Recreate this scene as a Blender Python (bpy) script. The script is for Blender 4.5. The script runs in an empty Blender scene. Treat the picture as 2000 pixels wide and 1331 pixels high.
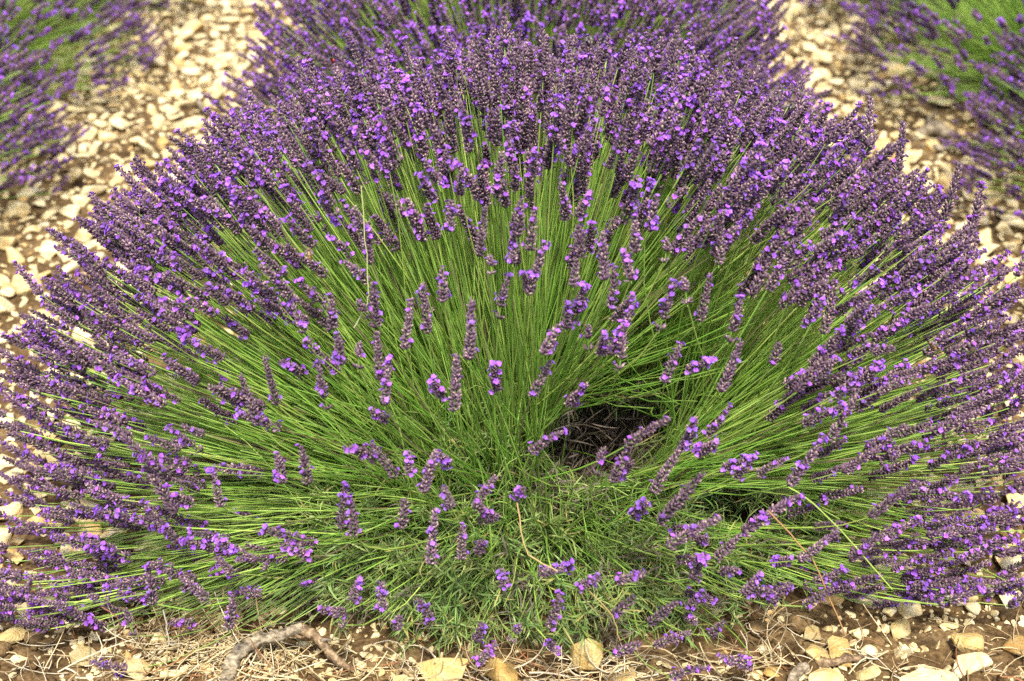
import bpy, bmesh, math, random
import numpy as np
from mathutils import Vector, Matrix, noise

rng = np.random.default_rng(11)
random.seed(5)
scene = bpy.context.scene
COL = scene.collection
R = math.radians

# ------------------------------------------------------------------ camera
CAM_H, PITCH, YAW, F_PX = 1.15, R(27.3), R(0.715), 2778.0
cam_d = bpy.data.cameras.new("camera")
cam = bpy.data.objects.new("camera", cam_d)
COL.objects.link(cam)
cam.location = (0, 0, CAM_H)
cam.rotation_euler = (R(90) - PITCH, 0, -YAW)
cam_d.sensor_width = 36.0
cam_d.lens = 36.0 * F_PX / 2000.0
cam_d.clip_start = 0.05
cam_d.clip_end = 500
cam_d.dof.use_dof = True
cam_d.dof.focus_distance = 1.78
cam_d.dof.aperture_fstop = 4.7
scene.camera = cam

# ------------------------------------------------------------------ light
SUN_EL, SUN_AZ = R(60), R(176)      # azimuth clockwise from +Y (away from the viewer)
world = bpy.data.worlds.new("World")
scene.world = world
world.use_nodes = True
wn, wl = world.node_tree.nodes, world.node_tree.links
sky = wn.new("ShaderNodeTexSky")
sky.sky_type = 'NISHITA'
sky.sun_disc = False
sky.sun_elevation = SUN_EL
sky.sun_rotation = SUN_AZ
sky.air_density = 1.0
sky.dust_density = 3.0
sky.ozone_density = 1.0
bg = wn["Background"]
bg.inputs[1].default_value = 0.15
wl.new(sky.outputs[0], bg.inputs[0])
sun_d = bpy.data.lights.new("sun", 'SUN')
sun_d.energy = 3.2
sun_d.angle = R(7.0)
sun_d.color = (1.0, 0.95, 0.86)
sun = bpy.data.objects.new("sun", sun_d)
COL.objects.link(sun)
sdir = Vector((math.sin(SUN_AZ) * math.cos(SUN_EL), math.cos(SUN_AZ) * math.cos(SUN_EL), math.sin(SUN_EL)))
sun.rotation_euler = sdir.to_track_quat('Z', 'Y').to_euler()
sun.location = (0, 0, 8)

scene.view_settings.view_transform = 'Standard'
scene.view_settings.look = 'None'
scene.view_settings.exposure = 1.32
scene.view_settings.gamma = 1.0
scene.render.engine = 'CYCLES'
scene.cycles.max_bounces = 6
scene.cycles.diffuse_bounces = 4
scene.cycles.glossy_bounces = 2
scene.cycles.transmission_bounces = 3
scene.cycles.transparent_max_bounces = 4
scene.cycles.use_denoising = False

# ------------------------------------------------------------------ helpers
_F = np.array([math.sin(YAW) * math.cos(PITCH), math.cos(YAW) * math.cos(PITCH), -math.sin(PITCH)])
_RT = np.array([math.cos(YAW), -math.sin(YAW), 0.0])
_U = np.cross(_RT, _F)
EYE = np.array([0, 0, CAM_H])

def ray(px, py):
    d = _F + _RT * (px - 1000.0) / F_PX - _U * (py - 665.5) / F_PX
    return d

def project(P):
    q = np.asarray(P, float) - EYE
    z = q @ _F
    return np.stack([1000 + F_PX * (q @ _RT) / z, 665.5 - F_PX * (q @ _U) / z, z], -1)

def on_ground(px, py, z=0.0):
    d = ray(px, py)
    return EYE + d * ((z - CAM_H) / d[2])

def unit(v):
    v = np.asarray(v, float)
    return v / np.maximum(np.linalg.norm(v, axis=-1, keepdims=True), 1e-9)

def mk_mesh(name, V, quads=None, tris=None, col=None, mats=(), smooth=True, midx=None):
    V = np.asarray(V, np.float32).reshape(-1, 3)
    me = bpy.data.meshes.new(name)
    parts, starts, off = [], [], 0
    for arr, k in ((quads, 4), (tris, 3)):
        if arr is not None and len(arr):
            arr = np.asarray(arr, np.int32).reshape(-1, k)
            parts.append(arr.ravel())
            starts.append(off + np.arange(len(arr)) * k)
            off += arr.size
    L = np.concatenate(parts)
    S = np.concatenate(starts).astype(np.int32)
    me.vertices.add(len(V))
    me.vertices.foreach_set("co", V.ravel())
    me.loops.add(len(L))
    me.loops.foreach_set("vertex_index", L.astype(np.int32))
    me.polygons.add(len(S))
    me.polygons.foreach_set("loop_start", S)
    if midx is not None:
        me.polygons.foreach_set("material_index", np.asarray(midx, np.int32))
    me.polygons.foreach_set("use_smooth", np.full(len(S), smooth))
    for m in mats:
        me.materials.append(m)
    if col is not None:
        a = me.attributes.new("col", 'FLOAT_COLOR', 'POINT')
        c = np.ones((len(V), 4), np.float32)
        c[:, :3] = np.asarray(col, np.float32).reshape(-1, 3)
        a.data.foreach_set("color", c.ravel())
    me.update(calc_edges=True)
    return me

def link(name, me, parent=None, loc=None):
    o = bpy.data.objects.new(name, me)
    COL.objects.link(o)
    if parent is not None:
        o.parent = parent
    if loc is not None:
        o.location = loc
    return o

def tag(o, label=None, cat=None, group=None, kind=None):
    if label: o["label"] = label
    if cat: o["category"] = cat
    if group: o["group"] = group
    if kind: o["kind"] = kind
    return o

def tubes(P, rad, sides=3, cap=False):
    """P [N,S,3] paths, rad [N,S] -> verts, quads (index), vertex count per path"""
    P = np.asarray(P, float); rad = np.asarray(rad, float)
    N, S = P.shape[:2]
    T = np.gradient(P, axis=1)
    T = unit(T)
    ref = unit(np.cross(T[:, S // 2], rng.normal(size=(N, 3))))[:, None, :]
    A = unit(ref - (ref * T).sum(-1, keepdims=True) * T)
    B = np.cross(T, A)
    an = np.arange(sides) * 2 * np.pi / sides
    V = P[:, :, None] + rad[:, :, None, None] * (A[:, :, None] * np.cos(an)[:, None] + B[:, :, None] * np.sin(an)[:, None])
    s, k = np.meshgrid(np.arange(S - 1), np.arange(sides), indexing='ij')
    k2 = (k + 1) % sides
    q = np.stack([s * sides + k, s * sides + k2, (s + 1) * sides + k2, (s + 1) * sides + k], -1).reshape(-1, 4)
    Q = (q[None] + (np.arange(N) * S * sides)[:, None, None]).reshape(-1, 4)
    return V.reshape(-1, 3), Q

def bezier(p0, p1, p2, p3, S):
    t = np.linspace(0, 1, S)[None, :, None]
    p0, p1, p2, p3 = [np.asarray(p, float)[:, None, :] for p in (p0, p1, p2, p3)]
    return (1 - t) ** 3 * p0 + 3 * (1 - t) ** 2 * t * p1 + 3 * (1 - t) * t ** 2 * p2 + t ** 3 * p3

def rot_from_dir(Z, roll):
    Z = unit(Z)
    ref = np.where(np.abs(Z[:, 2:3]) < 0.9, np.array([[0, 0, 1.0]]), np.array([[1.0, 0, 0]]))
    X = unit(np.cross(ref, Z)); Y = np.cross(Z, X)
    c, s = np.cos(roll)[:, None], np.sin(roll)[:, None]
    X2 = X * c + Y * s; Y2 = np.cross(Z, X2)
    M = np.stack([X2, Y2, Z], -1)
    ry = -np.arcsin(np.clip(M[:, 2, 0], -1, 1))
    return np.stack([np.arctan2(M[:, 2, 1], M[:, 2, 2]), ry, np.arctan2(M[:, 1, 0], M[:, 0, 0])], -1)

def scatter(name, pts, eul, scl, idx, sources, parent=None, loc=None):
    """one object whose copies are geometry-node instances of the source meshes"""
    n = len(pts)
    me = bpy.data.meshes.new(name)
    me.vertices.add(n)
    me.vertices.foreach_set("co", np.asarray(pts, np.float32).ravel())
    a = me.attributes.new("rot", 'FLOAT_VECTOR', 'POINT'); a.data.foreach_set("vector", np.asarray(eul, np.float32).ravel())
    scl = np.asarray(scl, np.float32)
    if scl.ndim == 1: scl = np.repeat(scl[:, None], 3, 1)
    a = me.attributes.new("scl", 'FLOAT_VECTOR', 'POINT'); a.data.foreach_set("vector", scl.ravel())
    a = me.attributes.new("pick", 'INT', 'POINT'); a.data.foreach_set("value", np.asarray(idx, np.int32))
    o = link(name, me, parent, loc)
    key = tuple(s.name for s in sources)
    ng = GN.get(key)
    if ng is None:
        ng = bpy.data.node_groups.new("scatter", 'GeometryNodeTree')
        ng.interface.new_socket(name="Geometry", in_out='INPUT', socket_type='NodeSocketGeometry')
        ng.interface.new_socket(name="Geometry", in_out='OUTPUT', socket_type='NodeSocketGeometry')
        N, Lk = ng.nodes, ng.links
        gi, go = N.new('NodeGroupInput'), N.new('NodeGroupOutput')
        m2p = N.new('GeometryNodeMeshToPoints')
        Lk.new(gi.outputs[0], m2p.inputs[0])
        iop = N.new('GeometryNodeInstanceOnPoints')
        Lk.new(m2p.outputs[0], iop.inputs['Points'])
        jn = N.new('GeometryNodeJoinGeometry')
        for s in reversed(sources):
            oi = N.new('GeometryNodeObjectInfo'); oi.transform_space = 'ORIGINAL'
            oi.inputs['Object'].default_value = s
            oi.inputs['As Instance'].default_value = False
            g2i = N.new('GeometryNodeGeometryToInstance')
            Lk.new(oi.outputs['Geometry'], g2i.inputs[0])
            Lk.new(g2i.outputs[0], jn.inputs[0])
        Lk.new(jn.outputs[0], iop.inputs['Instance'])
        iop.inputs['Pick Instance'].default_value = True
        def attr(nm, ty):
            q = N.new('GeometryNodeInputNamedAttribute'); q.data_type = ty
            q.inputs['Name'].default_value = nm
            return q.outputs['Attribute']
        Lk.new(attr('pick', 'INT'), iop.inputs['Instance Index'])
        e2r = N.new('FunctionNodeEulerToRotation')
        Lk.new(attr('rot', 'FLOAT_VECTOR'), e2r.inputs[0])
        Lk.new(e2r.outputs[0], iop.inputs['Rotation'])
        Lk.new(attr('scl', 'FLOAT_VECTOR'), iop.inputs['Scale'])
        Lk.new(iop.outputs[0], go.inputs[0])
        GN[key] = ng
    md = o.modifiers.new("scatter", 'NODES')
    md.node_group = ng
    return o
GN = {}

# ------------------------------------------------------------------ materials
def new_mat(name):
    m = bpy.data.materials.new(name)
    m.use_nodes = True
    nt = m.node_tree
    return m, nt, nt.nodes, nt.links, nt.nodes["Principled BSDF"], nt.nodes["Material Output"]

def plant_mat(name, rough=0.55, transl=0.25, val=0.25, hue=0.015, sat=1.0, spec=0.3):
    m, nt, N, L, bs, out = new_mat(name)
    at = N.new("ShaderNodeAttribute"); at.attribute_name = "col"
    oi = N.new("ShaderNodeObjectInfo")
    hsv = N.new("ShaderNodeHueSaturation")
    hsv.inputs['Saturation'].default_value = sat
    mr = N.new("ShaderNodeMapRange"); mr.inputs['To Min'].default_value = 1 - val; mr.inputs['To Max'].default_value = 1 + val
    mh = N.new("ShaderNodeMapRange"); mh.inputs['To Min'].default_value = 0.5 - hue; mh.inputs['To Max'].default_value = 0.5 + hue
    wn_ = N.new("ShaderNodeTexWhiteNoise"); wn_.noise_dimensions = '1D'
    L.new(oi.outputs['Random'], wn_.inputs['W'])
    L.new(oi.outputs['Random'], mr.inputs['Value']); L.new(wn_.outputs['Value'], mh.inputs['Value'])
    L.new(mr.outputs[0], hsv.inputs['Value']); L.new(mh.outputs[0], hsv.inputs['Hue'])
    L.new(at.outputs['Color'], hsv.inputs['Color'])
    L.new(hsv.outputs[0], bs.inputs['Base Color'])
    bs.inputs['Roughness'].default_value = rough
    bs.inputs['Specular IOR Level'].default_value = spec
    if transl > 0:
        tr = N.new("ShaderNodeBsdfTranslucent"); mx = N.new("ShaderNodeMixShader")
        mx.inputs[0].default_value = transl
        L.new(hsv.outputs[0], tr.inputs['Color'])
        L.new(bs.outputs[0], mx.inputs[1]); L.new(tr.outputs[0], mx.inputs[2])
        L.new(mx.outputs[0], out.inputs['Surface'])
    return m

M_SPIKE = plant_mat("lavender_flower", 0.7, 0.18, 0.28, 0.012, 1.0, 0.2)
M_STEM = plant_mat("green_stem", 0.45, 0.28, 0.12, 0.01, 1.0, 0.35)
M_LEAF = plant_mat("grey_green_leaf", 0.6, 0.22, 0.25, 0.02, 1.0, 0.25)
M_DRY = plant_mat("dry_straw", 0.7, 0.12, 0.2, 0.01, 1.0, 0.2)
M_BUG = plant_mat("insect_shell", 0.35, 0.0, 0.02, 0.0, 1.0, 0.5)

def ramp(N, stops):
    r = N.new("ShaderNodeValToRGB")
    el = r.color_ramp.elements
    while len(el) < len(stops): el.new(0.5)
    for e, (p, c) in zip(el, stops):
        e.position = p; e.color = (*c, 1)
    return r

def stone_mat():
    m, nt, N, L, bs, out = new_mat("limestone")
    tc = N.new("ShaderNodeTexCoord"); oi = N.new("ShaderNodeObjectInfo")
    add = N.new("ShaderNodeVectorMath"); add.operation = 'ADD'
    sc = N.new("ShaderNodeVectorMath"); sc.operation = 'SCALE'; sc.inputs[0].default_value = (37, 17, 71)
    L.new(oi.outputs['Random'], sc.inputs['Scale'])
    L.new(tc.outputs['Object'], add.inputs[0]); L.new(sc.outputs[0], add.inputs[1])
    n1 = N.new("ShaderNodeTexNoise"); n1.inputs['Scale'].default_value = 1.6; n1.inputs['Detail'].default_value = 8; n1.inputs['Roughness'].default_value = 0.65
    L.new(add.outputs[0], n1.inputs['Vector'])
    r1 = ramp(N, [(0.27, (0.40, 0.24, 0.08)), (0.38, (0.62, 0.47, 0.23)), (0.48, (0.60, 0.50, 0.29)), (0.62, (0.69, 0.63, 0.45))])
    L.new(n1.outputs['Fac'], r1.inputs[0])
    r2 = ramp(N, [(0.0, (0.66, 0.45, 0.22)), (0.16, (0.86, 0.76, 0.54)), (0.45, (0.96, 0.91, 0.78)), (0.8, (1.0, 0.98, 0.92)), (1.0, (0.74, 0.71, 0.64))])
    L.new(oi.outputs['Random'], r2.inputs[0])
    mx = N.new("ShaderNodeMix"); mx.data_type = 'RGBA'; mx.blend_type = 'MULTIPLY'; mx.inputs['Factor'].default_value = 0.85
    L.new(r1.outputs[0], mx.inputs[6]); L.new(r2.outputs[0], mx.inputs[7])
    # small pits and lichen specks
    n2 = N.new("ShaderNodeTexNoise"); n2.inputs['Scale'].default_value = 9; n2.inputs['Detail'].default_value = 6
    L.new(add.outputs[0], n2.inputs['Vector'])
    r3 = ramp(N, [(0.36, (0.55, 0.5, 0.42)), (0.46, (1, 1, 1))])
    L.new(n2.outputs['Fac'], r3.inputs[0])
    mx2 = N.new("ShaderNodeMix"); mx2.data_type = 'RGBA'; mx2.blend_type = 'MULTIPLY'; mx2.inputs['Factor'].default_value = 0.4
    L.new(mx.outputs[2], mx2.inputs[6]); L.new(r3.outputs[0], mx2.inputs[7])
    mx3 = N.new("ShaderNodeMix"); mx3.data_type = 'RGBA'; mx3.blend_type = 'MULTIPLY'; mx3.inputs['Factor'].default_value = 1.0
    L.new(mx2.outputs[2], mx3.inputs[6]); L.new(oi.outputs['Color'], mx3.inputs[7])
    L.new(mx3.outputs[2], bs.inputs['Base Color'])
    bs.inputs['Roughness'].default_value = 0.85
    bs.inputs['Specular IOR Level'].default_value = 0.25
    bp = N.new("ShaderNodeBump"); bp.inputs['Strength'].default_value = 0.3; bp.inputs['Distance'].default_value = 0.08
    L.new(n2.outputs['Fac'], bp.inputs['Height']); L.new(bp.outputs[0], bs.inputs['Normal'])
    return m
M_STONE = stone_mat()

def soil_mat():
    m, nt, N, L, bs, out = new_mat("stony_soil")
    tc = N.new("ShaderNodeTexCoord")
    n1 = N.new("ShaderNodeTexNoise"); n1.inputs['Scale'].default_value = 9; n1.inputs['Detail'].default_value = 9; n1.inputs['Roughness'].default_value = 0.7
    n2 = N.new("ShaderNodeTexNoise"); n2.inputs['Scale'].default_value = 160; n2.inputs['Detail'].default_value = 6
    L.new(tc.outputs['Object'], n1.inputs['Vector']); L.new(tc.outputs['Object'], n2.inputs['Vector'])
    r1 = ramp(N, [(0.3, (0.045, 0.027, 0.012)), (0.5, (0.105, 0.066, 0.029)), (0.68, (0.22, 0.150, 0.070))])
    L.new(n1.outputs['Fac'], r1.inputs[0])
    r2 = ramp(N, [(0.35, (0.55, 0.5, 0.45)), (0.55, (1, 1, 1)), (0.7, (1.5, 1.45, 1.35))])
    L.new(n2.outputs['Fac'], r2.inputs[0])
    mx = N.new("ShaderNodeMix"); mx.data_type = 'RGBA'; mx.blend_type = 'MULTIPLY'; mx.inputs['Factor'].default_value = 0.9
    L.new(r1.outputs[0], mx.inputs[6]); L.new(r2.outputs[0], mx.inputs[7])
    L.new(mx.outputs[2], bs.inputs['Base Color'])
    bs.inputs['Roughness'].default_value = 0.95
    bs.inputs['Specular IOR Level'].default_value = 0.1
    bp = N.new("ShaderNodeBump"); bp.inputs['Strength'].default_value = 0.8; bp.inputs['Distance'].default_value = 0.006
    L.new(n2.outputs['Fac'], bp.inputs['Height']); L.new(bp.outputs[0], bs.inputs['Normal'])
    return m
M_SOIL = soil_mat()

def wood_mat(name, stops, scale):
    m, nt, N, L, bs, out = new_mat(name)
    tc = N.new("ShaderNodeTexCoord")
    mp = N.new("ShaderNodeMapping"); mp.inputs['Scale'].default_value = scale
    L.new(tc.outputs['Object'], mp.inputs[0])
    n1 = N.new("ShaderNodeTexNoise"); n1.inputs['Scale'].default_value = 1.0; n1.inputs['Detail'].default_value = 8; n1.inputs['Roughness'].default_value = 0.7
    L.new(mp.outputs[0], n1.inputs['Vector'])
    r1 = ramp(N, stops); L.new(n1.outputs['Fac'], r1.inputs[0]); L.new(r1.outputs[0], bs.inputs['Base Color'])
    bs.inputs['Roughness'].default_value = 0.8
    bp = N.new("ShaderNodeBump"); bp.inputs['Strength'].default_value = 0.7; bp.inputs['Distance'].default_value = 0.003
    L.new(n1.outputs['Fac'], bp.inputs['Height']); L.new(bp.outputs[0], bs.inputs['Normal'])
    return m
M_DEAD = wood_mat("weathered_wood", [(0.36, (0.04, 0.028, 0.017)), (0.47, (0.15, 0.115, 0.07)), (0.62, (0.36, 0.30, 0.20))], (90, 140, 140))
M_BARK = wood_mat("brown_bark", [(0.34, (0.03, 0.019, 0.011)), (0.48, (0.14, 0.085, 0.04)), (0.64, (0.33, 0.24, 0.13))], (120, 120, 120))
M_WOODY = wood_mat("lavender_wood", [(0.3, (0.05, 0.035, 0.025)), (0.5, (0.16, 0.115, 0.085)), (0.7, (0.32, 0.26, 0.20))], (70, 70, 70))

# ------------------------------------------------------------------ ground
def soil_height(x, y):
    v = Vector((x, y, 0.0))
    h = 0.012 * noise.noise(v * 5.0) + 0.009 * noise.noise(v * 16.0)
    h += 0.008 * abs(noise.noise(v * 45.0)) + 0.004 * noise.noise(v * 110.0)
    return h

gx = np.concatenate([[-60, -25, -10, -5, -3], np.arange(-1.9, 1.9, 0.0125), [3, 5, 10, 25, 60]])
gy = np.concatenate([[-60, -20, -6, -2, 0, 0.6], np.arange(1.0, 2.0, 0.010), np.arange(2.0, 4.6, 0.02), [5, 7, 10, 20, 40, 90]])
GX, GY = np.meshgrid(gx, gy, indexing='ij')
GZ = np.array([[soil_height(x, y) for y in gy] for x in gx])
nx, ny = len(gx), len(gy)
i, j = np.meshgrid(np.arange(nx - 1), np.arange(ny - 1), indexing='ij')
gq = np.stack([i * ny + j, (i + 1) * ny + j, (i + 1) * ny + j + 1, i * ny + j + 1], -1).reshape(-1, 4)
ground = link("ground", mk_mesh("ground", np.stack([GX, GY, GZ], -1), quads=gq, mats=[M_SOIL]))
tag(ground, "brown stony soil of the lavender field", "ground", kind="structure")

# ------------------------------------------------------------------ flower spikes
CALYX_A = np.array([0.095, 0.050, 0.086])
CALYX_B = np.array([0.165, 0.106, 0.136])
TIP = np.array([0.42, 0.29, 0.27])
PETAL = np.array([0.235, 0.068, 0.455])
STEMC = np.array([0.17, 0.30, 0.045])

def make_spike(seed, length, bloom, gap=False, fat=1.0):
    g = np.random.default_rng(seed)
    V, Q, T, C = [], [], [], []
    nv = 0
    def add(v, q, t, c):
        nonlocal nv
        V.append(v); C.append(c)
        if len(q): Q.append(np.asarray(q) + nv)
        if len(t): T.append(np.asarray(t) + nv)
        nv += len(v)
    # rachis
    zz = np.linspace(-0.004, length, 6)
    bend = g.normal(0, 0.05, 2)
    ax = lambda z: np.array([bend[0] * z * z / length, bend[1] * z * z / length, z])
    P = np.array([ax(z) for z in zz])
    v, q = tubes(P[None], np.linspace(0.0009, 0.0005, 6)[None], 4)
    add(v, q, [], np.tile(STEMC * 0.8, (len(v), 1)))
    z = 0.0
    whorls = []
    if gap:
        whorls.append(0.0); z = g.uniform(0.012, 0.02)
    while z < length:
        whorls.append(z); z += g.uniform(0.0036, 0.0052)
    tops = []
    for k, z in enumerate(whorls):
        u = z / length
        n = int(round(12 - 4.5 * u ** 1.5 + g.integers(-1, 2)))
        a0 = g.uniform(0, 6.28)
        for m in range(n):
            a = a0 + m * 6.283 / n + g.normal(0, 0.15)
            inc = g.normal(0.80 - 0.45 * u ** 2, 0.17)
            L = g.uniform(0.0052, 0.0074) * (1 - 0.35 * u ** 2) * fat
            rr = np.array([math.cos(a), math.sin(a), 0])
            d = unit(rr * math.sin(inc) + np.array([0, 0, math.cos(inc)]))
            s1 = unit(np.cross(d, [0, 0, 1.0])); s2 = np.cross(s1, d)
            b = ax(z) + rr * 0.0007 + np.array([0, 0, g.normal(0, 0.0008)])
            w = g.uniform(0.00072, 0.00102) * fat
            rings = []
            for t, r_ in ((0.0, 0.45), (0.55, 1.1), (1.0, 0.85)):
                for qn in range(4):
                    an = qn * 1.5708 + 0.7
                    rings.append(b + d * L * t + (s1 * math.cos(an) + s2 * math.sin(an)) * w * r_)
            tone = g.uniform(0, 1)
            base = CALYX_A * (1 - tone) + CALYX_B * tone
            base = base * g.uniform(0.65, 1.3)
            tipc = base * 1.15 if g.random() > 0.22 else TIP * g.uniform(0.55, 1.1)
            c = np.array([base * 0.8] * 4 + [base] * 4 + [tipc] * 4)
            qd = [[r * 4 + n_, r * 4 + (n_ + 1) % 4, (r + 1) * 4 + (n_ + 1) % 4, (r + 1) * 4 + n_] for r in range(2) for n_ in range(4)]
            qd.append([8, 9, 10, 11])
            add(np.array(rings), qd, [], c)
            tops.append((b + d * L, d, a, u))
    # open corollas, in clusters
    nb = 0
    centres = [(g.uniform(0, 6.28), g.uniform(0, 1)) for _ in range(3)] + ([(0, 1.0)] if g.random() < 0.6 else [])
    for tpos, d, a, u in tops:
        near = min(abs((a - ca + 3.14) % 6.28 - 3.14) / 2.2 + abs(u - cu) * 2.4 for ca, cu in centres)
        if g.random() > bloom * math.exp(-near * 1.25) * 1.02 and not (u > 0.93 and g.random() < 0.45 * bloom * 2.4):
            continue
        nb += 1
        d2 = unit(d + g.normal(0, 0.25, 3))
        s1 = unit(np.cross(d2, g.normal(size=3))); s2 = np.cross(s1, d2)
        tl = g.uniform(0.001, 0.002)
        c0 = tpos + d2 * tl
        pc = PETAL * g.uniform(0.7, 1.35) + np.array([0.10, 0.07, 0.12]) * g.uniform(0, 1) ** 2
        vs, tr, cc = [c0 - d2 * 0.0012], [], [pc * 0.55]
        for pI in range(5):
            an = pI * 1.2566 + g.normal(0, 0.15)
            pl = g.uniform(0.0020, 0.0031) * (1.25 if pI < 2 else 1.0)
            dirp = s1 * math.cos(an) + s2 * math.sin(an)
            side = -s1 * math.sin(an) + s2 * math.cos(an)
            i0 = len(vs)
            vs += [c0 + dirp * pl * 0.6 + side * pl * 0.48 + d2 * 0.0007, c0 + dirp * pl + d2 * g.uniform(0.0002, 0.0013), c0 + dirp * pl * 0.6 - side * pl * 0.48 + d2 * 0.0007]
            cc += [pc, pc * 1.25, pc]
            tr += [[0, i0, i0 + 1], [0, i0 + 1, i0 + 2]]
        add(np.array(vs), [], tr, np.array(cc))
    V, C = np.concatenate(V), np.concatenate(C)
    return mk_mesh("flower_spike", V, np.concatenate(Q), np.concatenate(T) if T else None, C, [M_SPIKE])

SPIKES = []
SPIKE_LEN = []
for k in range(16):
    ln = [0.030, 0.036, 0.042, 0.046, 0.050, 0.054, 0.058, 0.062][k % 8] * (1.0 if k < 8 else 0.94)
    SPIKES.append(make_spike(100 + k, ln, [0.10, 0.2, 0.14, 0.28, 0.12, 0.22, 0.17, 0.33][(k * 3) % 8], gap=(k % 5 == 3), fat=[1.0, 1.12, 0.95][k % 3]))
    SPIKE_LEN.append(ln)
SPIKE_LEN = np.array(SPIKE_LEN)

def nearest_spike(length, n=3):
    o = np.argsort(np.abs(SPIKE_LEN - length))[:n]
    return int(rng.choice(o))

# ------------------------------------------------------------------ leafy shoots
def make_shoot(seed, dead=False):
    g = np.random.default_rng(seed)
    H = g.uniform(0.05, 0.085)
    axis = bezier([[0, 0, 0]], [[0, 0, H * .4]], [[g.normal(0, .01), g.normal(0, .01), H * .7]], [[g.normal(0, .02), g.normal(0, .02), H]], 5)
    V, Q = tubes(axis, np.linspace(0.0011, 0.0006, 5)[None], 3)
    stemc = np.array([0.16, 0.13, 0.08]) if dead else np.array([0.17, 0.21, 0.08])
    C = [np.tile(stemc, (len(V), 1))]
    Vs, Qs, nv = [V], [Q], len(V)
    n = 10 if dead else 22
    for k in range(n):
        u = (k // 2 + 0.6) / (n / 2 + 0.2)
        a = (k % 2) * 3.14 + (k // 2) * 1.7 + g.normal(0, 0.35)
        p = axis[0, min(4, int(u * 4))]
        p = p + (np.array([0, 0, u * H]) - np.array([0, 0, p[2]]))
        L = g.uniform(0.022, 0.042) * (1.0 - 0.35 * u)
        inc = g.uniform(0.45, 1.1) * (1.1 - 0.5 * u)
        w = g.uniform(0.0006, 0.0010)
        rr = np.array([math.cos(a), math.sin(a), 0]); sd = np.array([-math.sin(a), math.cos(a), 0])
        pts = []
        cur = p.copy(); th = inc
        curl = g.normal(0.15, 0.33)
        S = 4
        for s in range(S + 1):
            ww = w * [0.55, 1.0, 1.0, 0.8, 0.12][s]
            up = np.array([0, 0, math.sin(th)]) - rr * math.cos(th)
            pts += [cur - sd * ww, cur + up * ww * -0.35, cur + sd * ww]
            cur = cur + (rr * math.sin(th) + np.array([0, 0, math.cos(th)])) * L / S
            th += curl
        q = []
        for s in range(S):
            for e in range(2):
                q.append([s * 3 + e, s * 3 + e + 1, s * 3 + e + 4, s * 3 + e + 3])
        if dead:
            c = np.array([0.20, 0.16, 0.12]) * g.uniform(0.5, 1.3)
        else:
            t = g.uniform(0, 1)
            c = (np.array([0.12, 0.21, 0.040]) * (1 - t) + np.array([0.25, 0.32, 0.11]) * t) * g.uniform(0.75, 1.2)
            if g.random() < 0.10: c = np.array([0.32, 0.30, 0.09])
        Vs.append(np.array(pts)); Qs.append(np.array(q) + nv); nv += len(pts)
        C.append(np.tile(c, (len(pts), 1)))
    return mk_mesh("leafy_shoot", np.concatenate(Vs), np.concatenate(Qs), None, np.concatenate(C), [M_LEAF])
SHOOTS = [make_shoot(300 + k) for k in range(7)] + [make_shoot(320 + k, True) for k in range(3)]

# ------------------------------------------------------------------ a lavender bush, generic pieces
def stem_paths(base, foot, axis, S=8, up=0.25):
    """curved stems from the crown to the foot of each spike"""
    D = foot - base
    L = np.linalg.norm(D, axis=1, keepdims=True)
    d = D / np.maximum(L, 1e-6)
    d0 = unit(d + np.array([0, 0, up]) + rng.normal(0, 0.06, D.shape))
    t1 = unit(d * 0.75 + unit(axis) * 0.6)
    return bezier(base, base + d0 * L * 0.36, foot - t1 * L * 0.30, foot, S)

def stem_colors(n, S, sides, dull=0.0):
    t = rng.uniform(0, 1, (n, 1))
    c = np.array([[0.200, 0.400, 0.045]]) * (1 - t) + np.array([[0.450, 0.590, 0.130]]) * t
    c *= rng.uniform(0.66, 1.15, (n, 1))
    br = rng.uniform(0, 1, (n, 1)) < 0.06
    c = np.where(br, np.array([[0.24, 0.19, 0.10]]), c)
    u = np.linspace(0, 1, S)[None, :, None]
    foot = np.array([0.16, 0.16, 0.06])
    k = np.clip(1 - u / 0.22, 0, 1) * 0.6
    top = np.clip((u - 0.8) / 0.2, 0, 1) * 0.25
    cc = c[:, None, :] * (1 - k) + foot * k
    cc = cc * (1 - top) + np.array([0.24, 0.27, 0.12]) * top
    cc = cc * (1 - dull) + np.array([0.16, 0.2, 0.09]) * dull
    return np.repeat(cc[:, :, None, :], sides, 2).reshape(-1, 3)

def dome_R(D, ax, ay_back, ay_front, b):
    ay = np.where(D[:, 1] > 0, ay_back, ay_front)
    return 1 / np.sqrt((D[:, 0] / ax) ** 2 + (D[:, 1] / ay) ** 2 + (D[:, 2] / b) ** 2)

def crown_base(D, n, rx, ryb, ryf, h):
    """where a stem leaves the low woody crown"""
    k = rng.uniform(0.35, 1.0, n)
    hor = D[:, :2].copy()
    ry = np.where(hor[:, 1] > 0, ryb, ryf)
    bx = hor[:, 0] * rx * k + rng.normal(0, 0.025, n)
    by = hor[:, 1] * ry * k + rng.normal(0, 0.025, n)
    bz = h * (0.25 + 0.75 * np.clip(D[:, 2], 0, 1)) * rng.uniform(0.6, 1.05, n) + 0.015
    return np.stack([bx, by, bz], -1)

# ------------------------------------------------------------------ the front bush
FC = np.array([0.045, 1.66, 0.0])          # where it stands
DZ = 0.09                                   # dome centre above ground
AX, AYB, AYF, BZ = 0.735, 0.66, 0.40, 0.60
front = bpy.data.objects.new("lavender_bush", None)
COL.objects.link(front)
front.location = FC
front.empty_display_size = 0.1
tag(front, "large domed lavender bush in full bloom behind the bent grey dead branch", "lavender bush")

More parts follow.
